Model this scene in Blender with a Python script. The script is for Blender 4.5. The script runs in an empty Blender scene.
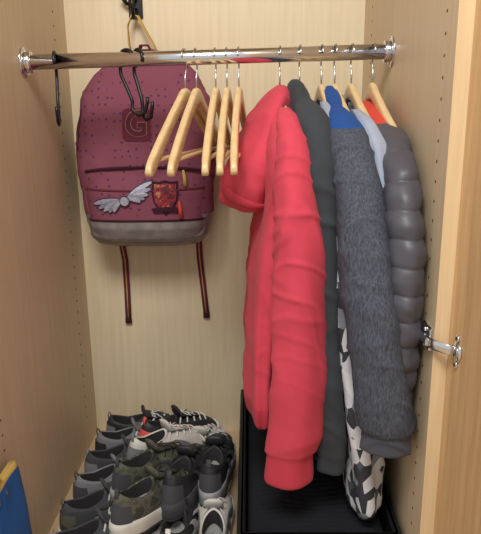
import bpy, math, random
from mathutils import Vector, Matrix, noise
import numpy as np
random.seed(4)
scene = bpy.context.scene
scene.view_settings.view_transform = 'Standard'

# ------------------------------------------------------------ materials
def lin(c):
    r = []
    for v in c:
        v = v / 255.0
        r.append(v / 12.92 if v <= 0.04045 else ((v + 0.055) / 1.055) ** 2.4)
    return (r[0], r[1], r[2], 1)

def newmat(name):
    m = bpy.data.materials.new(name); m.use_nodes = True
    nt = m.node_tree
    return m, nt, nt.nodes['Principled BSDF']

def N(nt, typ, **kw):
    n = nt.nodes.new(typ)
    for k, v in kw.items():
        if k in n.inputs: n.inputs[k].default_value = v
        else: setattr(n, k, v)
    return n

def ramp(nt, stops):
    n = nt.nodes.new('ShaderNodeValToRGB')
    e = n.color_ramp.elements
    while len(e) < len(stops): e.new(0.5)
    for i, (p, c) in enumerate(stops):
        e[i].position = p; e[i].color = c
    return n

def coords(nt, scale):
    tc = nt.nodes.new('ShaderNodeTexCoord')
    mp = nt.nodes.new('ShaderNodeMapping')
    mp.inputs['Scale'].default_value = scale
    nt.links.new(tc.outputs['Object'], mp.inputs['Vector'])
    return mp

def bump(nt, b, src, strength, dist=0.002):
    bp = nt.nodes.new('ShaderNodeBump')
    bp.inputs['Strength'].default_value = strength
    bp.inputs['Distance'].default_value = dist
    nt.links.new(src, bp.inputs['Height'])
    nt.links.new(bp.outputs['Normal'], b.inputs['Normal'])

def plain(name, c, rough=0.6, metal=0.0, var=0.10, bs=0.15, nscale=60):
    m, nt, b = newmat(name)
    mp = coords(nt, (1, 1, 1))
    n = N(nt, 'ShaderNodeTexNoise', Scale=nscale, Detail=3.0)
    nt.links.new(mp.outputs[0], n.inputs['Vector'])
    a = lin(c)
    lo = tuple(x * (1 - var) for x in a[:3]) + (1,)
    hi = tuple(min(1, x * (1 + var)) for x in a[:3]) + (1,)
    r = ramp(nt, [(0.3, lo), (0.7, hi)])
    nt.links.new(n.outputs['Fac'], r.inputs[0])
    nt.links.new(r.outputs[0], b.inputs['Base Color'])
    b.inputs['Roughness'].default_value = rough
    b.inputs['Metallic'].default_value = metal
    if bs: bump(nt, b, n.outputs['Fac'], bs)
    return m

def wood(name, c, amt=0.10, rough=0.45, scale=(38, 38, 1.6)):
    m, nt, b = newmat(name)
    mp = coords(nt, scale)
    n = N(nt, 'ShaderNodeTexNoise', Scale=2.2, Detail=6.0, Roughness=0.65, Distortion=0.3)
    nt.links.new(mp.outputs[0], n.inputs['Vector'])
    a = lin(c)
    lo = (a[0] * (1 - amt), a[1] * (1 - amt * 1.25), a[2] * (1 - amt * 1.6), 1)
    hi = (min(1, a[0] * (1 + amt * .6)), min(1, a[1] * (1 + amt * .6)), min(1, a[2] * (1 + amt * .6)), 1)
    r = ramp(nt, [(0.3, lo), (0.68, hi)])
    nt.links.new(n.outputs['Fac'], r.inputs[0])
    nt.links.new(r.outputs[0], b.inputs['Base Color'])
    b.inputs['Roughness'].default_value = rough
    return m

def cloth(name, c, var=0.10, weave=1100, bs=0.12, rough=0.9, sheen=0.05):
    m, nt, b = newmat(name)
    mp = coords(nt, (1, 1, 1))
    n = N(nt, 'ShaderNodeTexNoise', Scale=9.0, Detail=6.0, Roughness=0.6)
    n2 = N(nt, 'ShaderNodeTexNoise', Scale=float(weave), Detail=2.0)
    nt.links.new(mp.outputs[0], n.inputs['Vector']); nt.links.new(mp.outputs[0], n2.inputs['Vector'])
    a = lin(c)
    r = ramp(nt, [(0.3, tuple(x * (1 - var) for x in a[:3]) + (1,)), (0.7, tuple(min(1, x * (1 + var)) for x in a[:3]) + (1,))])
    nt.links.new(n.outputs['Fac'], r.inputs[0])
    nt.links.new(r.outputs[0], b.inputs['Base Color'])
    b.inputs['Roughness'].default_value = rough
    b.inputs['Sheen Weight'].default_value = sheen
    b.inputs['Specular IOR Level'].default_value = 0.15
    bump(nt, b, n2.outputs['Fac'], bs, 0.001)
    return m

def knit(name, c1, c2):
    m, nt, b = newmat(name)
    mp = coords(nt, (330, 330, 90))
    n = N(nt, 'ShaderNodeTexNoise', Scale=1.0, Detail=2.0, Distortion=0.6)
    nt.links.new(mp.outputs[0], n.inputs['Vector'])
    r = ramp(nt, [(0.34, lin(c1)), (0.68, lin(c2))])
    nt.links.new(n.outputs['Fac'], r.inputs[0])
    nt.links.new(r.outputs[0], b.inputs['Base Color'])
    b.inputs['Roughness'].default_value = 0.85
    b.inputs['Specular IOR Level'].default_value = 0.2
    bump(nt, b, n.outputs['Fac'], 0.08, 0.001)
    return m

def blotch(name, stops, scale=18, rough=0.8, stretch=(1, 1, 1)):
    m, nt, b = newmat(name)
    mp = coords(nt, stretch)
    n = N(nt, 'ShaderNodeTexNoise', Scale=float(scale), Detail=2.0, Distortion=0.8)
    nt.links.new(mp.outputs[0], n.inputs['Vector'])
    r = ramp(nt, [(p, lin(c)) for p, c in stops]); r.color_ramp.interpolation = 'CONSTANT'
    nt.links.new(n.outputs['Fac'], r.inputs[0])
    nt.links.new(r.outputs[0], b.inputs['Base Color'])
    b.inputs['Roughness'].default_value = rough
    return m

def geometric(name, stops, scale=34):
    # angular shard print: each straight-edged voronoi cell gets its own flat tone
    m, nt, b = newmat(name)
    tc = nt.nodes.new('ShaderNodeTexCoord'); mp = nt.nodes.new('ShaderNodeMapping')
    mp.inputs['Rotation'].default_value = (.6, .3, .4); mp.inputs['Scale'].default_value = (1, .8, .55)
    nt.links.new(tc.outputs['Object'], mp.inputs['Vector'])
    v = N(nt, 'ShaderNodeTexVoronoi', Scale=float(scale))
    nt.links.new(mp.outputs[0], v.inputs['Vector'])
    sp = nt.nodes.new('ShaderNodeSeparateColor'); nt.links.new(v.outputs['Color'], sp.inputs[0])
    r = ramp(nt, [(p, lin(c)) for p, c in stops]); r.color_ramp.interpolation = 'CONSTANT'
    nt.links.new(sp.outputs[0], r.inputs[0])
    nt.links.new(r.outputs[0], b.inputs['Base Color'])
    b.inputs['Roughness'].default_value = .75
    return m

def dotted(name, base, dot, scale=56, thr=0.16):
    m, nt, b = newmat(name)
    mp = coords(nt, (1, 0.0, 1))
    v = N(nt, 'ShaderNodeTexVoronoi', Scale=float(scale), Randomness=0.35)
    nt.links.new(mp.outputs[0], v.inputs['Vector'])
    r = ramp(nt, [(thr - 0.03, lin(dot)), (thr + 0.06, lin(base))])
    nt.links.new(v.outputs['Distance'], r.inputs[0])
    nt.links.new(r.outputs[0], b.inputs['Base Color'])
    b.inputs['Roughness'].default_value = 0.85
    b.inputs['Specular IOR Level'].default_value = 0.2
    n2 = N(nt, 'ShaderNodeTexNoise', Scale=700.0)
    bump(nt, b, n2.outputs['Fac'], 0.2, 0.001)
    return m

M = {}
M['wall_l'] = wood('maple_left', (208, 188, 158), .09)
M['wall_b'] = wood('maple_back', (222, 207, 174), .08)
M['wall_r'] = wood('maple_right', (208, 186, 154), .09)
M['edge'] = wood('maple_edge', (224, 196, 154), .09)
M['door'] = wood('maple_door', (206, 168, 122), .20)
M['floor'] = wood('maple_floor', (196, 172, 138), .1, scale=(1.6, 38, 38))
M['hole'] = plain('pin_hole', (84, 64, 48), .8)
M['chrome'] = plain('chrome', (232, 232, 236), .16, 1.0, .02, 0)
M['wire'] = plain('steel_wire', (200, 200, 200), .25, 1.0, .02, 0)
M['hwood'] = wood('hanger_wood', (222, 192, 144), .14, .35, (30, 3, 30))
M['black'] = plain('black_metal', (22, 22, 24), .4, 0.2, .1, 0)
M['blackpl'] = plain('black_plastic', (22, 22, 25), .5, 0, .15, .1)
M['blackfab'] = cloth('black_fabric', (33, 33, 37), sheen=.02)
M['red'] = cloth('red_fleece', (204, 70, 86), .07)
M['redrib'] = cloth('red_rib', (192, 62, 77), .07)
M['char'] = cloth('charcoal_fleece', (60, 64, 68), .1)
M['slate'] = knit('slate_knit', (62, 65, 75), (88, 92, 103))
M['slatecuff'] = cloth('slate_cuff', (78, 79, 88), .1)
M['blue'] = cloth('blue_yoke', (36, 76, 140), .1)
M['lgrey'] = cloth('pale_grey_cloth', (158, 166, 182), .12)
M['pattern'] = geometric('monochrome_print', [(0, (52, 54, 62)), (.30, (206, 208, 214)), (.52, (126, 130, 140)), (.70, (224, 226, 230)), (.88, (86, 90, 100))], 58)
M['puffer'] = plain('puffer_nylon', (78, 76, 84), .46, 0, .06, .10, 35)
M['lining'] = cloth('red_lining', (205, 72, 54), .1)
M['bag'] = dotted('dusty_maroon_print_canvas', (128, 72, 88), (78, 48, 78))
M['bagedge'] = cloth('maroon_trim', (104, 44, 60), .15)
M['bagbase'] = plain('grey_leather', (130, 123, 122), .32, 0, .2, .4, 40)
M['yellow'] = cloth('yellow_webbing', (190, 158, 84), .1)
M['silver'] = plain('silver_thread', (160, 160, 174), .5, .2, .2, .3, 120)
M['silver2'] = plain('pale_silver_thread', (134, 134, 152), .5, .2, .2, .3, 120)
M['outl'] = plain('dark_thread', (60, 50, 70), .7)
M['crest'] = blotch('crest_print', [(0, (80, 24, 36)), (.47, (136, 36, 46)), (.64, (160, 112, 78))], 80)
M['dark'] = cloth('dark_maroon', (60, 28, 42), .1)
M['bluebag'] = cloth('blue_canvas', (32, 88, 158), .15)
M['lt1'] = plain('letter_thread', (84, 20, 36), .8)
M['lt2'] = plain('letter_outline_thread', (166, 124, 112), .8)

# ------------------------------------------------------------ mesh builder
class B:
    def __init__(s): s.v = []; s.f = []; s.m = []; s.sm = []; s.mats = []
    def mi(s, mat):
        if mat not in s.mats: s.mats.append(mat)
        return s.mats.index(mat)
    def loft(s, rings, mat, cap0=True, cap1=True, smooth=True, matf=None):
        k = len(rings[0]); base = len(s.v); i0 = s.mi(mat)
        for r in rings: s.v += [tuple(p) for p in r]
        for a in range(len(rings) - 1):
            mi = i0
            if matf:
                mi = s.mi(matf(a, len(rings)))
            for j in range(k):
                j2 = (j + 1) % k
                s.f.append((base + a * k + j, base + a * k + j2, base + (a + 1) * k + j2, base + (a + 1) * k + j))
                s.m.append(mi); s.sm.append(smooth)
        for flag, a in ((cap0, 0), (cap1, len(rings) - 1)):
            if flag:
                c = np.mean(np.array([list(p) for p in rings[a]]), axis=0)
                ci = len(s.v); s.v.append(tuple(c))
                for j in range(k):
                    j2 = (j + 1) % k
                    s.f.append((base + a * k + j2, base + a * k + j, ci) if a == 0 else (base + a * k + j, base + a * k + j2, ci))
                    s.m.append(s.mi(matf(min(a, len(rings) - 2), len(rings))) if matf else i0); s.sm.append(smooth)
    def sweep(s, pts, rad, mat, n=10, side=None, closed=False):
        P = [Vector(p) for p in pts]; rings = []
        prev = None
        for i, p in enumerate(P):
            a = P[max(i - 1, 0)]; b = P[min(i + 1, len(P) - 1)]
            t = (b - a).normalized()
            if side is not None: sd = Vector(side)
            else: sd = prev if prev is not None else (Vector((1, 0, 0)) if abs(t.x) < .8 else Vector((0, 1, 0)))
            sd = (sd - t * sd.dot(t)).normalized(); up = t.cross(sd).normalized(); prev = sd
            r = rad[i] if isinstance(rad, list) else rad
            if not isinstance(r, tuple): r = (r, r)
            rings.append([p + sd * (r[0] * math.cos(2 * math.pi * j / n)) + up * (r[1] * math.sin(2 * math.pi * j / n)) for j in range(n)])
        s.loft(rings, mat)
    def box(s, lo, hi, mat, bev=0.0, M4=None):
        x0, y0, z0 = lo; x1, y1, z1 = hi
        b = bev
        def ring(z, ins):
            X0, X1, Y0, Y1 = x0 + ins, x1 - ins, y0 + ins, y1 - ins
            c = b if b > 0 else 0
            if c <= 0: return [(X0, Y0, z), (X1, Y0, z), (X1, Y1, z), (X0, Y1, z)]
            return [(X0 + c, Y0, z), (X1 - c, Y0, z), (X1, Y0 + c, z), (X1, Y1 - c, z), (X1 - c, Y1, z), (X0 + c, Y1, z), (X0, Y1 - c, z), (X0, Y0 + c, z)]
        rs = [ring(z0, b), ring(z0 + b, 0), ring(z1 - b, 0), ring(z1, b)] if b > 0 else [ring(z0, 0), ring(z1, 0)]
        if M4 is not None: rs = [[tuple(M4 @ Vector(p)) for p in r] for r in rs]
        s.loft(rs, mat, smooth=False)
    def obj(s, name, parent=None, loc=None, rot=None):
        me = bpy.data.meshes.new(name)
        me.from_pydata(s.v, [], s.f)
        for m in s.mats: me.materials.append(m)
        me.polygons.foreach_set('material_index', s.m)
        me.polygons.foreach_set('use_smooth', s.sm)
        me.update()
        o = bpy.data.objects.new(name, me); scene.collection.objects.link(o)
        if loc is not None: o.location = loc
        if rot is not None: o.rotation_euler = rot
        if parent: o.parent = parent
        return o

def hermite(keys, n):
    K = np.array(keys, float)
    d = np.r_[0, np.cumsum(np.linalg.norm(np.diff(K[:, :3], axis=0), axis=1) + 1e-4)]
    T = np.linspace(0, d[-1], n); out = []
    tan = np.zeros_like(K)
    for i in range(len(K)):
        if i in (0, len(K) - 1):
            j = i if i == 0 else i - 1
            tan[i] = (K[j + 1] - K[j]) / (d[j + 1] - d[j])
        else:
            s0 = (K[i] - K[i - 1]) / (d[i] - d[i - 1]); s1 = (K[i + 1] - K[i]) / (d[i + 1] - d[i])
            tan[i] = np.where(s0 * s1 > 0, 2 * s0 * s1 / (s0 + s1 + 1e-12 * np.sign(s0 + s1 + 1e-30)), 0)
    for t in T:
        i = min(np.searchsorted(d, t, side='right') - 1, len(K) - 2); h = d[i + 1] - d[i]; u = (t - d[i]) / h
        out.append((2 * u**3 - 3 * u**2 + 1) * K[i] + (u**3 - 2 * u**2 + u) * h * tan[i] + (-2 * u**3 + 3 * u**2) * K[i + 1] + (u**3 - u**2) * h * tan[i + 1])
    return np.array(out)

def ridge(v, w):
    return max(0.0, 1 - abs(v) / w) ** 1.5

def garment(b, keys, mat, rows=70, nr=72, p=2.3, fold=.006, kf=7, wr=.006, seed=0, matf=None, quilt=None, qa=.008, tilt=0.0, cr=.0035, hz=.45):
    """hz: 0 = vertical creases, 1 = creases running across"""
    S = hermite(keys, rows); rings = []; ph = seed * 1.7
    for i, (cx, cy, cz, ax, ay) in enumerate(S):
        t = i / (rows - 1); ring = []
        for j in range(nr):
            th = 2 * math.pi * j / nr
            c, s_ = math.cos(th), math.sin(th)
            ux = math.copysign(abs(c) ** (2 / p), c); uy = math.copysign(abs(s_) ** (2 / p), s_)
            x0 = cx + ux * ax; y0 = cy + uy * ay
            nn = noise.noise(Vector((x0 * 5 + seed, y0 * 6, cz * 3)))
            f = fold * min(1, .2 + t * 1.2) * math.sin(kf * th + ph + 2.5 * nn)
            w = wr * .8 * noise.noise(Vector((x0 * 9 + seed * 3, y0 * 9, cz * 4.5 + y0 * 3)))
            w += wr * .75 * (.25 - abs(noise.noise(Vector((x0 * 8 + seed * 2, y0 * 8 - cz * 4, cz * 9 + y0 * 7 + x0 * 5)))))
            v1 = noise.noise(Vector((x0 * 11 + seed * 5, y0 * 11 + cz * 3, cz * 3.2)))
            v2 = noise.noise(Vector((x0 * 9 - seed * 4, y0 * 7, cz * 17 + y0 * 12 + x0 * 6)))
            gate = .5 + .9 * noise.noise(Vector((x0 * 4 + seed, y0 * 4, cz * 4 + 7)))
            w += cr * ((1 - hz) * ridge(v1, .20) + hz * ridge(v2, .22) * 1.3) * max(0, gate)
            k = min(1, min(ax, ay) / .025)
            off = (f + w) * k
            if quilt:
                zz = cz + .010 * noise.noise(Vector((x0 * 9, y0 * 9, seed))) + .12 * (y0 - cy)
                fr = (zz / quilt) % 1.0
                off += (abs(math.sin(math.pi * fr)) ** .42 - .85) * qa * k
                off += .9 * wr * noise.noise(Vector((x0 * 30, y0 * 30, cz * 34 + seed)))
            ring.append((x0 + c * off, y0 + s_ * off, cz + tilt * (y0 - cy)))
        rings.append(ring)
    if matf: b.loft(rings, mat, matf=lambda a, n: matf(S[a][2], a / n))
    else: b.loft(rings, mat)

# ------------------------------------------------------------ room shell
W = .775; FY = -.735; H = 1.8; RY = -.33
def shell(name, lo, hi, mat, extra=None):
    b = B(); b.box(lo, hi, mat)
    if extra: extra(b)
    return b.obj(name)
def holes(x, nx, ys, b):
    for y in ys:
        z = .10
        while z < 1.6:
            r = .0026
            ring = lambda xx, rr: [(xx, y + rr * math.cos(a * math.pi / 5), z + rr * math.sin(a * math.pi / 5)) for a in range(10)]
            b.loft([ring(x, r), ring(x + nx * .0006, r)], M['hole'])
            z += .032
shell('wall_left', (-.024, FY, 0), (0, 0, H), M['wall_l'], lambda b: holes(0, 1, [-.10, -.64], b))
def rw(b):
    holes(W, -1, [-.10, -.685], b)
    b.box((W, FY - .0015, 0), (W + .024, FY - .0001, H), M['edge'])
shell('wall_right', (W, FY, 0), (W + .024, 0, H), M['wall_r'], rw)
shell('wall_back', (-.024, 0, 0), (W + .024, .02, H), M['wall_b'])
shell('ceiling', (-.024, FY, H), (W + .024, .02, H + .024), M['wall_l'])
shell('floor', (-1.6, -3.2, -.03), (2.6, .02, 0), M['floor'])
b = B()
A = math.radians(6); hx, hy = W + .0236, FY - .0018
Md = Matrix.Translation((hx, hy, 0)) @ Matrix.Rotation(A, 4, 'Z')
b.box((0, -.44, .01), (.022, 0, H), M['door'], 0, Md)
b.obj('door_1')
b = B(); hz = .58
b.box((W - .006, FY + .004, hz - .020), (W - .0003, FY + .050, hz + .020), M['chrome'], .002)
b.box((W - .015, FY - .006, hz - .008), (W - .006, FY + .046, hz + .008), M['chrome'], .003)
for zz in (hz - .013, hz + .013):
    b.sweep([(W - .010, FY + .026, zz), (W - .005, FY + .026, zz)], .004, M['wire'], 14)
b.sweep([(W - .010, FY - .002, hz), (W - .002, FY - .014, hz - .001), (W + .010, FY - .026, hz - .002), (W + .022, FY - .034, hz - .003)], [(.009, .003)] * 4, M['chrome'], 12, side=(0, 0, 1))
cup = Md @ Vector((-.0005, -.034, hz - .003)); nrm = (Md.to_3x3() @ Vector((-1, 0, 0)))
b.sweep([cup, cup + nrm * .003], .016, M['chrome'], 28)
b.sweep([cup + nrm * .003, cup + nrm * .0045], .010, M['wire'], 24)
for dz in (-.022, .022):
    c2 = Md @ Vector((-.0005, -.034, hz - .003 + dz))
    b.sweep([c2, c2 + nrm * .003], .006, M['chrome'], 16)
    b.sweep([c2 + nrm * .003, c2 + nrm * .004], .003, M['black'], 10)
b.obj('cabinet_hinge')

# ------------------------------------------------------------ closet rod
ZL, ZR = 1.054, 1.066
def rz(x): return ZL + (ZR - ZL) * x / W
b = B()
b.sweep([(.004, RY, ZL), (W - .004, RY, ZR)], .0155, M['chrome'], 40)
for x0, sx, z in ((0, 1, ZL), (W, -1, ZR)):
    b.sweep([(x0 + sx * .0005, RY, z), (x0 + sx * .003, RY, z), (x0 + sx * .005, RY, z)], [.031, .031, .028], M['chrome'], 36)
    b.sweep([(x0 + sx * .005, RY, z), (x0 + sx * .016, RY, z), (x0 + sx * .018, RY, z)], [.022, .022, .020], M['chrome'], 36)
    for dz in (-.024, .024):
        b.sweep([(x0 + sx * .005, RY, z + dz), (x0 + sx * .0065, RY, z + dz)], .004, M['wire'], 12)
b.obj('closet_rod')

# ------------------------------------------------------------ hangers
def hanger(x, yaw, half=.262, drop=.140):
    b = B(); R = .0178
    pts = [(0, R * math.sin(a), R * math.cos(a)) for a in [math.radians(t) for t in range(-95, 150, 12)]]
    pts += [(0, .012, -.022), (0, .004, -.032), (0, 0, -.045), (0, 0, -.07)]
    b.sweep(pts, .0017, M['wire'], 8, side=(1, 0, 0))
    arm = []; rad = []
    for i in range(-30, 31):
        u = i / 30; a = abs(u)
        z = -.078 - drop * (math.sqrt(a * a + .004) - .063) * 1.06
        arm.append((.010 * a * a, u * half, z))
        hgt = .0125 + .004 * math.exp(-(a / .12) ** 2) + .003 * max(0, a - .5)
        if a > .93: hgt *= max(.35, math.sqrt(max(0, 1 - ((a - .93) / .075) ** 2)))
        rad.append((.0075 if a < .93 else .0064, hgt))
    P = [Vector(p) for p in arm]; rings = []
    for i, p in enumerate(P):
        t = (P[min(i + 1, 60)] - P[max(i - 1, 0)]).normalized(); sd = Vector((1, 0, 0)); sd = (sd - t * sd.dot(t)).normalized(); up = t.cross(sd)
        r0, r1 = rad[i]; rg = []
        for j in range(20):
            th = 2 * math.pi * j / 20; c, s_ = math.cos(th), math.sin(th)
            rg.append(p + sd * (r0 * math.copysign(abs(c) ** .55, c)) + up * (r1 * math.copysign(abs(s_) ** .55, s_)))
        rings.append(rg)
    b.loft(rings, M['hwood'])
    zb = -.078 - drop * .84
    b.sweep([(.008, -.84 * half, zb), (.008, .84 * half, zb)], .0045, M['hwood'], 12)
    return b.obj('wooden_coat_hanger', loc=(x, RY, rz(x)), rot=(0, 0, -math.radians(yaw)))
for x, yw in ((.340, 12), (.364, 8.5), (.405, 4), (.429, 3.5), (.454, 3.5)):
    hanger(x, yw)
HX = [.541, .583, .629, .657, .692, .737]
for x, yw in zip(HX, (-1, -2, -2, -3, -2, 0)):
    hanger(x, yw, .22, .10)

# ------------------------------------------------------------ clothes
def body_keys(x, top, hw, th, bot, xb=None, yb=0):
    xb = x if xb is None else xb
    z = top
    return [(x, RY, z, .010, .035), (x, RY, z - .012, th * .45, .065), (x, RY, z - .04, th * .68, hw * .50),
            (x, RY, z - .075, th * .85, hw * .80), (x, RY, z - .115, th, hw * .95), (x, RY, z - .18, th, hw),
            ((x + xb) / 2, RY + yb / 2, (z + bot) / 2, th * 1.05, hw * .97), (xb, RY + yb, bot + .06, th * 1.0, hw * .95),
            (xb, RY + yb, bot + .01, th * .8, hw * .92), (xb, RY + yb, bot, th * .6, hw * .90)]

# red hoodie
b = B()
garment(b, body_keys(.536, .985, .240, .036, .310, .497), M['red'], 150, 150, fold=.0045, kf=9, wr=.012, seed=1, cr=.009, hz=.25,
        matf=lambda z, t: M['redrib'] if z < .36 else M['red'])
garment(b, [(.543, -.46, .955, .010, .02), (.548, -.50, .935, .024, .045), (.555, -.535, .89, .030, .055), (.559, -.57, .80, .034, .058),
            (.566, -.595, .66, .042, .056), (.566, -.605, .50, .050, .054), (.558, -.60, .36, .054, .050), (.553, -.595, .305, .050, .046),
            (.551, -.595, .298, .044, .042), (.548, -.595, .238, .046, .040), (.548, -.595, .232, .034, .03)], M['red'], 180, 120, fold=.002, kf=5, wr=.012, seed=2, cr=.007, hz=.5,
        matf=lambda z, t: M['redrib'] if z < .298 else M['red'])
garment(b, [(.54, -.14, .93, .012, .02), (.54, -.10, .87, .035, .05), (.53, -.085, .6, .04, .05), (.52, -.085, .27, .035, .04), (.52, -.085, .25, .02, .02)], M['red'], 40, 30, seed=3)
garment(b, [(.543, -.34, 1.000, .006, .03), (.538, -.35, .988, .014, .06), (.527, -.36, .960, .026, .09), (.512, -.37, .915, .040, .115), (.495, -.375, .865, .050, .130),
            (.482, -.375, .820, .056, .13), (.475, -.375, .785, .055, .12), (.473, -.375, .765, .042, .105), (.475, -.375, .758, .02, .06)],
        M['red'], 120, 140, fold=.005, kf=4, wr=.022, seed=5, tilt=.10, cr=.011, hz=.35)
rim = []
for k in range(31):
    a = math.pi * (.62 + 1.05 * k / 30)
    rim.append((.476 + .056 * math.cos(a), -.375 + .122 * math.sin(a), .784 + .012 * math.sin(a) - .016 * math.cos(a)))
b.sweep(rim, [(.004 + .005 * math.sin(math.pi * k / 30), .006 + .007 * math.sin(math.pi * k / 30)) for k in range(31)], M['redrib'], 12)
# drawstring
b.sweep([(.520, -.49, .905), (.518, -.515, .87), (.519, -.535, .80), (.520, -.54, .73), (.519, -.54, .715)], [.0026, .0026, .0026, .0026, .0038], M['redrib'], 8)
b.obj('red_hoodie')

# charcoal hoodie
b = B()
garment(b, [(.572, RY, 1.012, .006, .03), (.574, RY, 1.004, .014, .06), (.578, RY, .975, .022, .11), (.586, RY, .93, .027, .185), (.592, RY, .88, .030, .235), (.596, RY, .80, .031, .245),
            (.600, RY, .60, .032, .24), (.612, RY, .32, .032, .235), (.613, RY, .25, .026, .225), (.613, RY, .24, .015, .22)], M['char'], 100, 110, fold=.003, kf=8, wr=.008, seed=7, cr=.007)
garment(b, [(.582, -.42, .975, .010, .02), (.588, -.47, .955, .024, .04), (.597, -.52, .905, .031, .05), (.606, -.55, .84, .035, .052), (.611, -.565, .75, .034, .05),
            (.617, -.575, .55, .032, .048), (.628, -.575, .35, .031, .045), (.633, -.575, .285, .028, .040), (.634, -.575, .278, .025, .037), (.635, -.575, .250, .027, .037), (.635, -.575, .243, .02, .025)], M['char'], 130, 80, fold=.003, kf=4, wr=.010, seed=8, cr=.008, hz=.6)
b.obj('charcoal_hoodie')

# printed shirt
b = B()
garment(b, body_keys(.640, .975, .235, .018, .14, .690, -.0), M['pattern'], 100, 100, fold=.005, kf=8, wr=.008, seed=11,
        matf=lambda z, t: M['lgrey'] if z > .62 else M['pattern'])
garment(b, [(.628, -.40, .965, .008, .02), (.632, -.47, .935, .016, .04), (.640, -.53, .90, .019, .045), (.648, -.57, .75, .019, .045), (.652, -.585, .60, .020, .045), (.665, -.59, .50, .024, .048), (.684, -.59, .38, .031, .05), (.698, -.585, .27, .033, .048), (.705, -.585, .17, .031, .040), (.706, -.585, .150, .022, .025)], M['pattern'], 110, 80, fold=.006, kf=3, wr=.010, seed=12,
        matf=lambda z, t: M['lgrey'] if z > .69 else M['pattern'])
b.obj('printed_shirt')

# slate jacket with blue yoke
b = B()
garment(b, body_keys(.664, .980, .25, .022, .32, .690), M['slate'], 90, 100, fold=.004, kf=8, wr=.006, seed=14,
        matf=lambda z, t: M['blue'] if z > .905 else M['slate'])
garment(b, [(.645, -.43, .960, .010, .02), (.650, -.475, .940, .024, .04), (.658, -.53, .905, .034, .05), (.665, -.575, .85, .040, .055), (.673, -.61, .78, .044, .058),
            (.684, -.65, .66, .048, .058), (.702, -.672, .53, .049, .056), (.714, -.680, .43, .047, .052), (.720, -.680, .402, .046, .048),
            (.721, -.680, .392, .038, .042), (.722, -.680, .360, .041, .041), (.722, -.680, .352, .032, .03)], M['slate'], 180, 120, fold=.0025, kf=4, wr=.010, seed=15, cr=.008, hz=.6,
        matf=lambda z, t: M['blue'] if z > .918 else (M['slatecuff'] if z < .394 else M['slate']))
garment(b, [(.644, -.38, .985, .008, .03), (.645, -.39, .98, .015, .055), (.647, -.40, .955, .019, .08), (.650, -.42, .93, .020, .09), (.655, -.44, .91, .015, .08)], M['blue'], 24, 40, fold=.002, wr=.006, seed=16, tilt=.35)
b.obj('slate_jacket')

# pale shirt
b = B()
garment(b, body_keys(.698, .965, .245, .014, .40, .712), M['lgrey'], 60, 70, fold=.004, kf=8, wr=.006, seed=18)
garment(b, [(.686, -.43, .95, .008, .02), (.694, -.48, .93, .015, .04), (.702, -.55, .885, .02, .045), (.708, -.58, .80, .02, .045), (.714, -.585, .6, .02, .045), (.718, -.56, .45, .015, .035)], M['lgrey'], 70, 60, fold=.003, wr=.008, seed=19)
b.obj('pale_grey_shirt')

# puffer jacket
b = B()
garment(b, body_keys(.737, .948, .25, .030, .36), M['puffer'], 220, 110, fold=.001, wr=.005, seed=21, quilt=.046, qa=.005, cr=.003, hz=.5)
garment(b, [(.731, -.43, .932, .010, .02), (.732, -.47, .920, .028, .045), (.733, -.52, .895, .034, .06), (.735, -.58, .845, .035, .068), (.736, -.625, .76, .035, .072),
            (.736, -.645, .64, .036, .070), (.736, -.645, .52, .035, .064), (.736, -.635, .42, .031, .054), (.736, -.635, .40, .02, .03)], M['puffer'], 300, 130, fold=.001, wr=.005, seed=22, quilt=.046, qa=.0052, cr=.005, hz=.3)
garment(b, [(.722, -.38, .958, .006, .04), (.724, -.39, .952, .018, .07), (.728, -.41, .940, .026, .095), (.731, -.44, .925, .027, .11), (.734, -.44, .915, .015, .10)], M['lining'], 30, 50, fold=.002, wr=.008, seed=23, tilt=.22)
b.obj('puffer_jacket')

# ------------------------------------------------------------ backpack
bp = bpy.data.objects.new('backpack', None); scene.collection.objects.link(bp)
CX = .213; ZB = .606
prof = [(0, .110, .10), (.012, .138, .135), (.035, .154, .155), (.10, .166, .165), (.20, .172, .165), (.30, .172, .155), (.38, .160, .135), (.435, .130, .11), (.470, .096, .085), (.490, .056, .06), (.499, .022, .03)]
ppz = [(.015, .10, .03), (.03, .138, .06), (.06, .150, .075), (.15, .156, .078), (.215, .154, .06), (.240, .142, .035), (.248, .12, .01)]
def ip(tab, z, k):
    return float(np.interp(z, [a[0] for a in tab], [a[k] for a in tab]))
PW = 3.2
def frontY(x, z):
    zz = z - ZB; xx = abs(x - CX)
    hw = ip(prof, zz, 1); dp = ip(prof, zz, 2)
    y = -.015 - dp / 2 - dp / 2 * max(0, 1 - (xx / hw) ** PW) ** (1 / PW) if xx < hw else -.015 - dp / 2
    if ppz[0][0] < zz < ppz[-1][0]:
        h2 = ip(ppz, zz, 1); d2 = ip(ppz, zz, 2)
        if xx < h2: y = min(y, -.115 - d2 * max(0, 1 - (xx / h2) ** 3) ** (1 / 3) * 1.0)
    return y
b = B(); rings = []; zs = []
for i in range(100):
    zz = .499 * (1 - math.cos(math.pi * i / 99)) / 2
    hw = ip(prof, zz, 1); dp = ip(prof, zz, 2); zs.append(zz); ring = []
    for j in range(100):
        th = 2 * math.pi * j / 100; c, s_ = math.cos(th), math.sin(th)
        x = CX + math.copysign(abs(c) ** (2 / PW), c) * hw; y = -.015 - dp / 2 + math.copysign(abs(s_) ** (2 / PW), s_) * dp / 2
        w = .008 * noise.noise(Vector((x * 12, y * 12, zz * 12))) + .003 * ridge(noise.noise(Vector((x * 14, y * 14, zz * 20 + x * 8))), .15) * (zz < .42)
        ring.append((x + c * w, min(-.004, y + s_ * min(w, .0035) if s_ < 0 else y), ZB + zz))
    rings.append(ring)
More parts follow.
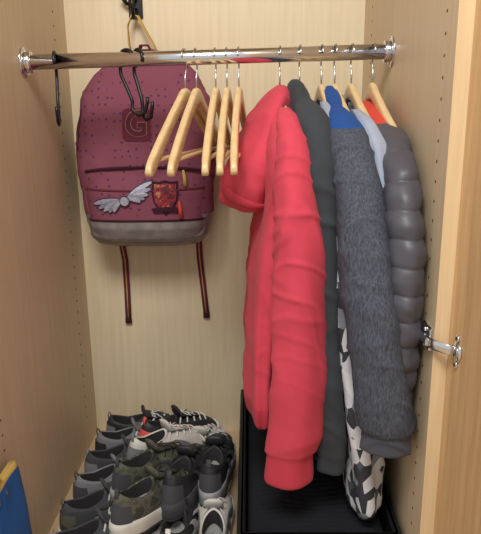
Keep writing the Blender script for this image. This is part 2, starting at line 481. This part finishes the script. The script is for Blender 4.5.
b.loft(rings, M['bag'], matf=lambda a, n: M['bagbase'] if zs[a] < .090 else M['bag'])
b.obj('pack_body', bp)
b = B(); rings = []; zs2 = []
for i in range(60):
    zz = .015 + .233 * (1 - math.cos(math.pi * i / 59)) / 2
    hw = ip(ppz, zz, 1); dp = ip(ppz, zz, 2); zs2.append(zz); ring = []
    for j in range(60):
        th = math.pi + math.pi * j / 59
        c, s_ = math.cos(th), math.sin(th)
        ring.append((CX + math.copysign(abs(c) ** (2 / 3), c) * hw, -.115 - abs(s_) ** (2 / 3) * dp, ZB + zz))
    ring += [(CX + hw * (1 - 2 * k / 5), -.10, ZB + zz) for k in range(1, 5)]
    rings.append(ring)
b.loft(rings, M['bag'], matf=lambda a, n: M['bagbase'] if zs2[a] < .080 else M['bag'])
b.obj('front_pocket', bp)
def onpack(pts, off=.003): return [(x, frontY(x, z) - off, z) for x, z in pts]
b = B()
L = [(CX - .146 + .292 * k / 40, ZB + .212 - .010 * abs(k / 20 - 1) ** 3) for k in range(41)]
b.sweep(onpack(L), (.0035), M['dark'], 8)
L = [(CX - .150 + .300 * k / 40, ZB + .160 - .004 * math.sin(k / 40 * math.pi)) for k in range(41)]
b.sweep(onpack(L, .001), (.0026), M['bagedge'], 8)
L = [(CX - .146 + .292 * k / 40, ZB + .081) for k in range(41)]
b.sweep(onpack(L, .0), (.003), M['dark'], 8)
arch = []
for i in range(61):
    a = math.pi * i / 60
    zz = .26 + .212 * math.sin(a) ** .8
    hw = ip(prof, zz, 1); dp = ip(prof, zz, 2)
    arch.append((CX - math.copysign(abs(math.cos(a)) ** .8, math.cos(a)) * hw * .955, -.015 - dp * .80, ZB + zz))
b.sweep(arch, .004, M['dark'], 8)
b.sweep([(px, py - .004, pz - .006) for px, py, pz in arch], .0022, M['bagedge'], 6)
for (x, z) in ((CX + .10, ZB + .205), (CX + .088, ZB + .13)):
    y = frontY(x, z)
    b.sweep([(x, y - .006, z), (x + .003, y - .011, z - .018), (x + .004, y - .009, z - .040)], [(.003, .002), (.0045, .002), (.005, .002)], M['yellow' if x > CX + .09 else 'lining'], 8)
b.obj('zips', bp)
def patch(b, outline, mat, off=.003, n=5):
    cx = sum(p[0] for p in outline) / len(outline); cz = sum(p[1] for p in outline) / len(outline)
    rings = []
    for k, (s_, o) in enumerate([(1.0, 0), (.99, off)] + [(1 - (i / n), off) for i in range(1, n)]):
        rings.append([(cx + (x - cx) * s_, frontY(cx + (x - cx) * s_, cz + (z - cz) * s_) - o, cz + (z - cz) * s_) for x, z in outline])
    b.loft(rings, mat, cap0=False, smooth=False)
b = B()
gx, gz = .202, .920
def rrect(cx, cz, w, h, r, n=6):
    o = []
    for qx, qz, a0 in ((1, 1, 0), (-1, 1, 90), (-1, -1, 180), (1, -1, 270)):
        for k in range(n + 1):
            a = math.radians(a0 + 90 * k / n)
            o.append((cx + (qx * (w - r)) + r * math.cos(a), cz + qz * (h - r) + r * math.sin(a)))
    return o
patch(b, rrect(gx, gz, .035, .039, .012), M['bagedge'], .004)
sx, sz = .268, .745
sh = [(-.028, .036), (-.014, .034), (0, .038), (.014, .034), (.028, .036), (.030, .012), (.027, -.008), (.018, -.024), (0, -.040), (-.018, -.024), (-.027, -.008), (-.030, .012)]
patch(b, [(sx + x * 1.12, sz + z * 1.12) for x, z in sh], M['dark'], .003)
patch(b, [(sx + x * .95, sz + z * .95) for x, z in sh], M['crest'], .0055)
patch(b, [(sx - .03, sz - .036), (sx + .03, sz - .036), (sx + .034, sz - .026), (sx, sz - .022), (sx - .034, sz - .026)], M['dark'], .007)
wx, wz = .168, .738; TL = math.radians(20)
def rot(dx, dz): return (wx + dx * math.cos(TL) - dz * math.sin(TL), wz + dx * math.sin(TL) + dz * math.cos(TL))
for sd in (-1, 1):
    for layer, (mat, g, o0) in enumerate(((M['outl'], 1.45, .0028), (M['silver'], .95, .0045))):
        for k in range(5):
            ang = math.radians(12 - k * 11)
            Lr = .076 - .010 * k
            o = []
            for q in range(14):
                a = 2 * math.pi * q / 14
                u = .5 + .5 * math.cos(a); v = math.sin(a) * .0050 * g * (1 + .4 * u)
                bx, bz = u * Lr * (1.03 if layer == 0 else 1), v + .014 * u * (1 - u)
                dx = bx * math.cos(ang) - bz * math.sin(ang); dz = bx * math.sin(ang) + bz * math.cos(ang)
                o.append(rot(sd * (.006 + dx), .004 + dz))
            if sd < 0: o = o[::-1]
            patch(b, o, mat if (k % 2 == 0 or layer == 0) else M['silver2'], o0 + .0005 * k, 3)
patch(b, [(wx + .013 * math.cos(a * math.pi / 9), wz + .013 * math.sin(a * math.pi / 9)) for a in range(18)], M['outl'], .008)
patch(b, [(wx + .011 * math.cos(a * math.pi / 9), wz + .011 * math.sin(a * math.pi / 9)) for a in range(18)], M['silver'], .0095)
b.obj('patches', bp)
for nm, offs, dy, mt in (('letter_outline', .0038, .0055, 'lt2'), ('letter', .0022, .0070, 'lt1')):
    cu = bpy.data.curves.new(nm, 'FONT'); cu.body = 'G'; cu.size = .082; cu.align_x = 'CENTER'; cu.align_y = 'CENTER'; cu.offset = offs
    cu.resolution_u = 4
    to = bpy.data.objects.new('letter_tmp', cu); scene.collection.objects.link(to)
    dg = bpy.context.evaluated_depsgraph_get(); me = bpy.data.meshes.new_from_object(to.evaluated_get(dg))
    bpy.data.objects.remove(to)
    for v in me.vertices:
        x = gx + v.co.x * .9; z = gz + v.co.y
        v.co = (x, frontY(x, z) - dy, z)
    me.materials.clear(); me.materials.append(M[mt])
    lo = bpy.data.objects.new(nm, me); scene.collection.objects.link(lo); lo.parent = bp
b = B()
top = ZB + .484
b.sweep([(.180, -.05, top - .015), (.172, -.045, top + .03), (.170, -.040, top + .070), (.180, -.034, top + .098), (.196, -.034, top + .095), (.212, -.040, top + .065), (.235, -.045, top + .025), (.250, -.05, top - .02)],
        [(.010, .002)] * 8, M['yellow'], 10, side=(0, 1, .3))
b.sweep([(.200, -.07, top + .004), (.208, -.08, top + .020), (.225, -.08, top + .020), (.235, -.07, top + .000)], [(.012, .003)] * 4, M['bagedge'], 10, side=(0, 1, 0))
for pts in ([(.085, -.03, .70), (.110, -.012, .62), (.120, -.008, .54), (.120, -.008, .45), (.119, -.008, .365)],
            [(.335, -.03, .70), (.330, -.012, .64), (.332, -.008, .55), (.340, -.008, .46), (.347, -.008, .380)]):
    b.sweep(pts, [(.0085, .0022)] * 5, M['bagedge'], 10, side=(1, 0, 0))
    b.sweep([(x, y - .0016, z) for x, y, z in pts], [(.0020, .0014)] * 5, M['yellow'], 8, side=(1, 0, 0))
    x, y, z = pts[-1]
    b.sweep([(x, y, z + .004), (x, y, z - .012)], [(.0095, .004)] * 2, M['dark'], 10, side=(1, 0, 0))
b.obj('straps', bp)
b = B()
for s_ in (-1, 1):
    b.sweep([(CX + s_ * .05, -.02, ZB + .46), (CX + s_ * .10, -.008, ZB + .35), (CX + s_ * .14, -.008, ZB + .2), (CX + s_ * .13, -.008, ZB + .06)], [(.025, .006)] * 4, M['bagedge'], 12, side=(1, 0, 0))
b.obj('shoulder_straps', bp)

# wall hook
b = B(); kx, kz = .186, 1.205
b.box((kx - .018, -.006, kz - .022), (kx + .018, -.0005, kz + .035), M['black'], .002)
b.sweep([(kx, -.004, kz), (kx, -.02, kz - .018), (kx, -.040, kz - .020), (kx, -.052, kz), (kx, -.052, kz + .02)], [.006, .0055, .005, .005, .007], M['black'], 12)
b.sweep([(kx, -.004, kz + .02), (kx - .004, -.03, kz + .03), (kx - .006, -.055, kz + .05), (kx - .006, -.062, kz + .07)], [.006, .0055, .005, .008], M['black'], 12)
b.sweep([(kx - .003, -.004, kz + .01), (kx - .02, -.02, kz + .012), (kx - .03, -.03, kz + .03)], [.005, .005, .007], M['black'], 12)
b.obj('wall_coat_hook')

def shook(x, sc, tw, name='black_s_hook', ln=.13):
    b = B(); R = .0190
    P = [(0, R * math.sin(math.radians(t)), R * math.cos(math.radians(t))) for t in range(-110, 95, 15)]
    P += [(0, .017, -.03), (0, .004, -.055), (0, -.008, -.08)]
    P += [(0, -.010, -ln + .03), (0, -.018 + .010, -ln + .012), (0, -.024, -ln), (0, -.042, -ln + .006), (0, -.050, -ln + .028), (0, -.050, -ln + .038)]
    b.sweep(P, .0034 * sc, M['black'], 10, side=(1, 0, 0))
    return b.obj(name, loc=(x, RY, rz(x)), rot=(0, 0, math.radians(tw)))
shook(.066, 1, 12)
shook(.218, 1.15, 62, ln=.115)
shook(.242, 1.15, 40, ln=.125)

# ------------------------------------------------------------ storage crate + contents
b = B(); x0, x1, y0, y1, h = .450, .762, -.66, -.03, .15
t = .008
b.box((x0, y0, .001), (x1, y1, .010), M['blackpl'])
for lo, hi in (((x0, y0, .008), (x0 + t, y1, h)), ((x1 - t, y0, .008), (x1, y1, h)), ((x0, y0, .008), (x1, y0 + t, h)), ((x0, y1 - t, .008), (x1, y1, h))):
    b.box(lo, hi, M['blackpl'], .002)
for lo, hi in (((x0 - .006, y0 - .006, h - .012), (x0 + t + .003, y1 + .006, h)), ((x1 - t - .003, y0 - .006, h - .012), (x1 + .006, y1 + .006, h)), ((x0, y0 - .006, h - .012), (x1, y0 + t + .003, h)), ((x0, y1 - t - .003, h - .012), (x1, y1 + .006, h))):
    b.box(lo, hi, M['blackpl'], .003)
y = y0 + .02
while y < y1 - .01:
    b.box((x0 - .004, y, .012), (x0 + .002, y + .005, h - .012), M['blackpl'], .001); y += .018
x = x0 + .02
while x < x1 - .01:
    b.box((x, y0 - .004, .012), (x + .005, y0 + .002, h - .012), M['blackpl'], .001); x += .018
b.obj('black_storage_crate')
b = B()
rings = []
for i in range(260):
    yy = y0 + .02 + (y1 - y0 - .04) * i / 259
    hh = .126 + .010 * noise.noise(Vector((yy * 6, 1, 0)))
    ring = []
    for j in range(60):
        th = 2 * math.pi * j / 60; c, s_ = math.cos(th), math.sin(th)
        xx = math.copysign(abs(c) ** .3, c)
        wv = .014 * noise.noise(Vector((xx * 2, yy * 7, 2)))
        rb = .0028 * math.sin(yy * 420 + 4 * noise.noise(Vector((xx * 1.5, yy * 5, 5))))
        ring.append(((x0 + x1) / 2 + xx * .140, yy, .012 + (hh - .012) / 2 + math.copysign(abs(s_) ** .3, s_) * (hh - .012) / 2 + ((wv + rb) if s_ > 0 else 0)))
    rings.append(ring)
b.loft(rings, M['blackfab'])
b.obj('black_ribbed_blanket')

# ------------------------------------------------------------ shoes
SM = {
 'grey': cloth('shoe_grey_mesh', (124, 124, 128), .15), 'black': plain('shoe_black_leather', (42, 42, 46), .55, 0, .2, .2),
 'char': cloth('shoe_charcoal', (72, 72, 76), .15), 'olive': blotch('shoe_olive_camo', [(0, (58, 58, 48)), (.42, (88, 88, 74)), (.55, (72, 72, 60)), (.64, (110, 108, 94))], 28),
 'white': plain('shoe_white_rubber', (220, 218, 214), .6, 0, .05, .1), 'cream': plain('shoe_cream', (206, 202, 192), .65, 0, .06, .1),
 'pink': plain('shoe_coral', (232, 96, 88), .6), 'in': cloth('shoe_lining', (52, 50, 52), .1), 'greysole': plain('shoe_grey_sole', (150, 150, 152), .6),
 'lin2': cloth('shoe_pale_lining', (150, 148, 146), .1),
}
def shoe(loc, yaw, up, sole, accent, lace, roll=0, pitch=0, hi=.088, name='sneaker', lining='in', sc=.97):
    b = B(); n = 56
    xs = [0, .02, .06, .11, .16, .20, .235, .255, .265]; ws = [.0, .024, .033, .033, .039, .046, .042, .028, .0]
    def foot(th, gx=0.0):
        c, s_ = math.cos(th), math.sin(th)
        x = .1325 + .1325 * c; a = .1325
        w2 = float(np.interp(x, xs, ws))
        e = math.sqrt(max(0, 1 - ((x - a) / a) ** 2))
        if abs(x - a) >= .11: w2 = float(np.interp(.1325 + math.copysign(.11, x - a), xs, ws)) * (e / math.sqrt(1 - (.11 / a) ** 2)) ** .8
        y = math.copysign(w2 * (1 + gx), s_) if abs(s_) > 1e-6 else 0
        y += .006 * max(0, (x - .13) / .13)
        return ((x - a) * (1 + gx) + a, y)
    def col(th):
        c, s_ = math.cos(th), math.sin(th)
        return (.064 + .052 * c, .0275 * math.copysign(abs(s_) ** .85, s_))
    zs0 = .028
    def S(t, th, out=0):
        fx, fy = foot(th); cx, cy = col(th)
        hh = 1 - math.cos(t * math.pi / 2); vv = math.sin(t * math.pi / 2)
        toe = max(0, math.cos(th))
        hh = hh * (1 - .15 * toe) + t * .15 * toe
        colz = hi - .012 * abs(math.sin(th)) + .010 * max(0, -math.cos(th)) + .006 * toe
        z = zs0 + (colz - zs0) * (vv * (1 - .30 * toe) + t * .30 * toe)
        return Vector((fx + (cx - fx) * hh, fy + (cy - fy) * hh, z + out))
    ths = [2 * math.pi * j / n for j in range(n)]
    rs = []
    for z, g in ((0, .0), (.004, .05), (.014, .035), (.020, .06), (.032, .045), (.034, .0)):
        r = []
        for th in ths:
            x, y = foot(th, g); lift = .010 * max(0, (x - .20) / .065) ** 2
            r.append((x, y, z + lift + .004 * max(0, -math.cos(th)) * (z > .01)))
        rs.append(r)
    b.loft(rs, SM[sole])
    rs = [[(foot(th, .03)[0], foot(th, .03)[1], z + .010 * max(0, (foot(th)[0] - .20) / .065) ** 2) for th in ths] for z in (-.004, .003)]
    b.loft(rs, SM['char' if sole != 'greysole' else 'black'])
    rs = [[S(t, th) for th in ths] for t in [i / 16 for i in range(17)]]
    cc = [S(1, th) for th in ths]; ctr = Vector((.064, 0, 0))
    def shr(k, dz): return [Vector((ctr.x + (p.x - ctr.x) * k, p.y * k, p.z + dz)) for p in cc]
    rs += [shr(.99, .004), shr(.93, .0055), shr(.86, .002)]
    b.loft(rs, SM[up], cap0=False, cap1=False)
    b.loft([shr(.86, .002), shr(.84, -.012), shr(.88, -.035)], SM[lining], cap0=False, cap1=False)
    b.loft([shr(.88, -.035), shr(.8, -.046)], SM['lin2'], cap0=False)
    def overlay(t0, t1, a0, a1, mat, off=.0022, m=14):
        g = []
        for i in range(7):
            t = t0 + (t1 - t0) * i / 6
            row = []
            for j in range(m):
                th = a0 + (a1 - a0) * j / (m - 1); p = S(t, th); c = Vector((.12, 0, .02)); d = (p - c).normalized()
                row.append(p + d * off)
            g.append(row)
        base = len(b.v); mi = b.mi(mat)
        for row in g: b.v += [tuple(p) for p in row]
        for i in range(6):
            for j in range(m - 1):
                b.f.append((base + i * m + j, base + i * m + j + 1, base + (i + 1) * m + j + 1, base + (i + 1) * m + j)); b.m.append(mi); b.sm.append(True)
    overlay(.0, .30, -.75, .75, SM[sole if accent == 'cap' else up])
    ac = SM['white' if accent == 'cap' else accent]
    overlay(.0, .55, math.pi - .7, math.pi + .7, ac)
    for sg in (1, -1):
        overlay(.05, .75, sg * 1.15, sg * 1.35, ac, .003, 4)
        overlay(.05, .75, sg * 1.55, sg * 1.72, ac, .003, 4)
    tp = [S(.62, 0) + Vector((0, 0, .001)), S(.8, 0) + Vector((0, 0, .003)), S(1, 0) + Vector((0, 0, .006)), S(1, 0) + Vector((-.006, 0, .024)), S(1, 0) + Vector((-.008, 0, .030))]
    b.sweep(tp, [(.016, .003), (.019, .004), (.022, .005), (.022, .005), (.012, .003)], SM[up], 14, side=(0, 1, 0))
    for i, t in enumerate((.50, .60, .70, .80, .90)):
        da = .42 + i * .14
        L1 = S(t, da, .002); L2 = S(t, -da, .002); md = S(t + .03, 0, .006)
        b.sweep([L1, (L1 + md) / 2 + Vector((0, 0, .003)), md, (L2 + md) / 2 + Vector((0, 0, .003)), L2], [(.0026, .0015)] * 5, SM[lace], 8)
    m0 = S(.92, 0, .008)
    for sg in (1, -1):
        b.sweep([m0, m0 + Vector((.008, sg * .014, .004)), m0 + Vector((.016, sg * .024, -.004)), m0 + Vector((.006, sg * .016, -.002)), m0], .0015, SM[lace], 6)
        b.sweep([m0, m0 + Vector((.018, sg * .010, .0)), m0 + Vector((.034, sg * .020, -.008))], .0015, SM[lace], 6)
    hp = S(1, math.pi)
    b.sweep([hp + Vector((-.002, 0, -.012)), hp + Vector((-.005, 0, .006)), hp + Vector((-.002, 0, .016)), hp + Vector((.004, 0, .006))], [(.006, .0015)] * 4, ac, 8, side=(0, 1, 0))
    b.v = [(v[0] * sc, v[1] * sc, v[2] * sc) for v in b.v]
    o = b.obj(name)
    o.rotation_euler = (math.radians(roll), math.radians(pitch), math.radians(yaw)); o.location = loc
    return o
G = .005
shoe((.058, -.610, G), 36, 'char', 'white', 'grey', 'cream')
shoe((.044, -.505, G), 36, 'char', 'cream', 'olive', 'cream')
shoe((.044, -.400, G), 34, 'grey', 'white', 'char', 'char')
shoe((.044, -.297, G), 28, 'char', 'white', 'grey', 'white')
shoe((.046, -.195, G), 20, 'grey', 'white', 'black', 'white')
shoe((.055, -.100, G), 8, 'black', 'white', 'grey', 'white')
shoe((.300, -.610, G), 84, 'black', 'greysole', 'cap', 'black')
shoe((.390, -.620, G), 90, 'cream', 'white', 'grey', 'white')
shoe((.310, -.330, G + .015), 76, 'cream', 'white', 'pink', 'white')
shoe((.390, -.345, G), 92, 'black', 'white', 'grey', 'white')
shoe((.185, -.590, .084), 54, 'olive', 'cream', 'char', 'black', pitch=4)
shoe((.160, -.475, .084), 50, 'olive', 'greysole', 'char', 'black', pitch=5)
shoe((.170, -.365, .082), 46, 'cream', 'white', 'grey', 'white', pitch=7)
shoe((.180, -.262, .070), 42, 'black', 'white', 'pink', 'white', pitch=7)
shoe((.292, -.530, .086), 76, 'black', 'char', 'char', 'black', pitch=4)
shoe((.378, -.490, .086), 86, 'black', 'greysole', 'char', 'black', pitch=4)

# ------------------------------------------------------------ blue bag at left front
b = B()
rings = []
for i in range(24):
    t_ = i / 23; z = .002 + .315 * t_
    hy_ = .080 * (1 - .30 * t_ ** 3) ; hx_ = .015 * (1 - .5 * t_ ** 4) * (1.0 if t_ < 1 else .5)
    ring = []
    for j in range(40):
        th = 2 * math.pi * j / 40; c, s_ = math.cos(th), math.sin(th)
        w = .005 * noise.noise(Vector((c * 2, s_ * 2, z * 12)))
        ring.append((.021 + c * (hx_ + w), -.695 + math.copysign(abs(s_) ** .6, s_) * hy_, z - .04 * t_ * (abs(s_) ** 4)))
    rings.append(ring)
b.loft(rings, M['bluebag'], matf=lambda a, n: M['yellow'] if a > n - 3 else M['bluebag'])
b.sweep([(.026, -.75, .28), (.024, -.742, .31), (.022, -.73, .325), (.022, -.72, .31), (.026, -.715, .28)], [(.006, .002)] * 5, M['yellow'], 8)
b.obj('blue_tote_bag')

# ------------------------------------------------------------ lights
def area(name, loc, target, size, power, col):
    l = bpy.data.lights.new(name, 'AREA'); l.shape = 'RECTANGLE'; l.size = size[0]; l.size_y = size[1]; l.energy = power; l.color = col
    o = bpy.data.objects.new(name, l); scene.collection.objects.link(o); o.location = loc
    o.rotation_euler = (Vector(target) - Vector(loc)).to_track_quat('-Z', 'Y').to_euler()
area('ceiling_lamp', (.25, -1.9, 2.35), (.38, -.2, .9), (.9, .6), 41, (1, .98, .94))
w = bpy.data.worlds.new('World'); scene.world = w; w.use_nodes = True
w.node_tree.nodes['Background'].inputs[0].default_value = (.98, .99, 1, 1)
w.node_tree.nodes['Background'].inputs[1].default_value = .60

# ------------------------------------------------------------ camera
cd = bpy.data.cameras.new('camera'); co = bpy.data.objects.new('camera', cd); scene.collection.objects.link(co)
cd.lens = 36 * 600 / 534; cd.sensor_width = 36; cd.clip_start = .02
R = Matrix.Rotation(math.radians(.95), 4, 'Z') @ Matrix.Rotation(math.radians(90 - 14.6), 4, 'X') @ Matrix.Rotation(math.radians(-.7), 4, 'Z')
co.matrix_world = Matrix.Translation((.475, -1.66, .95)) @ R
scene.camera = co
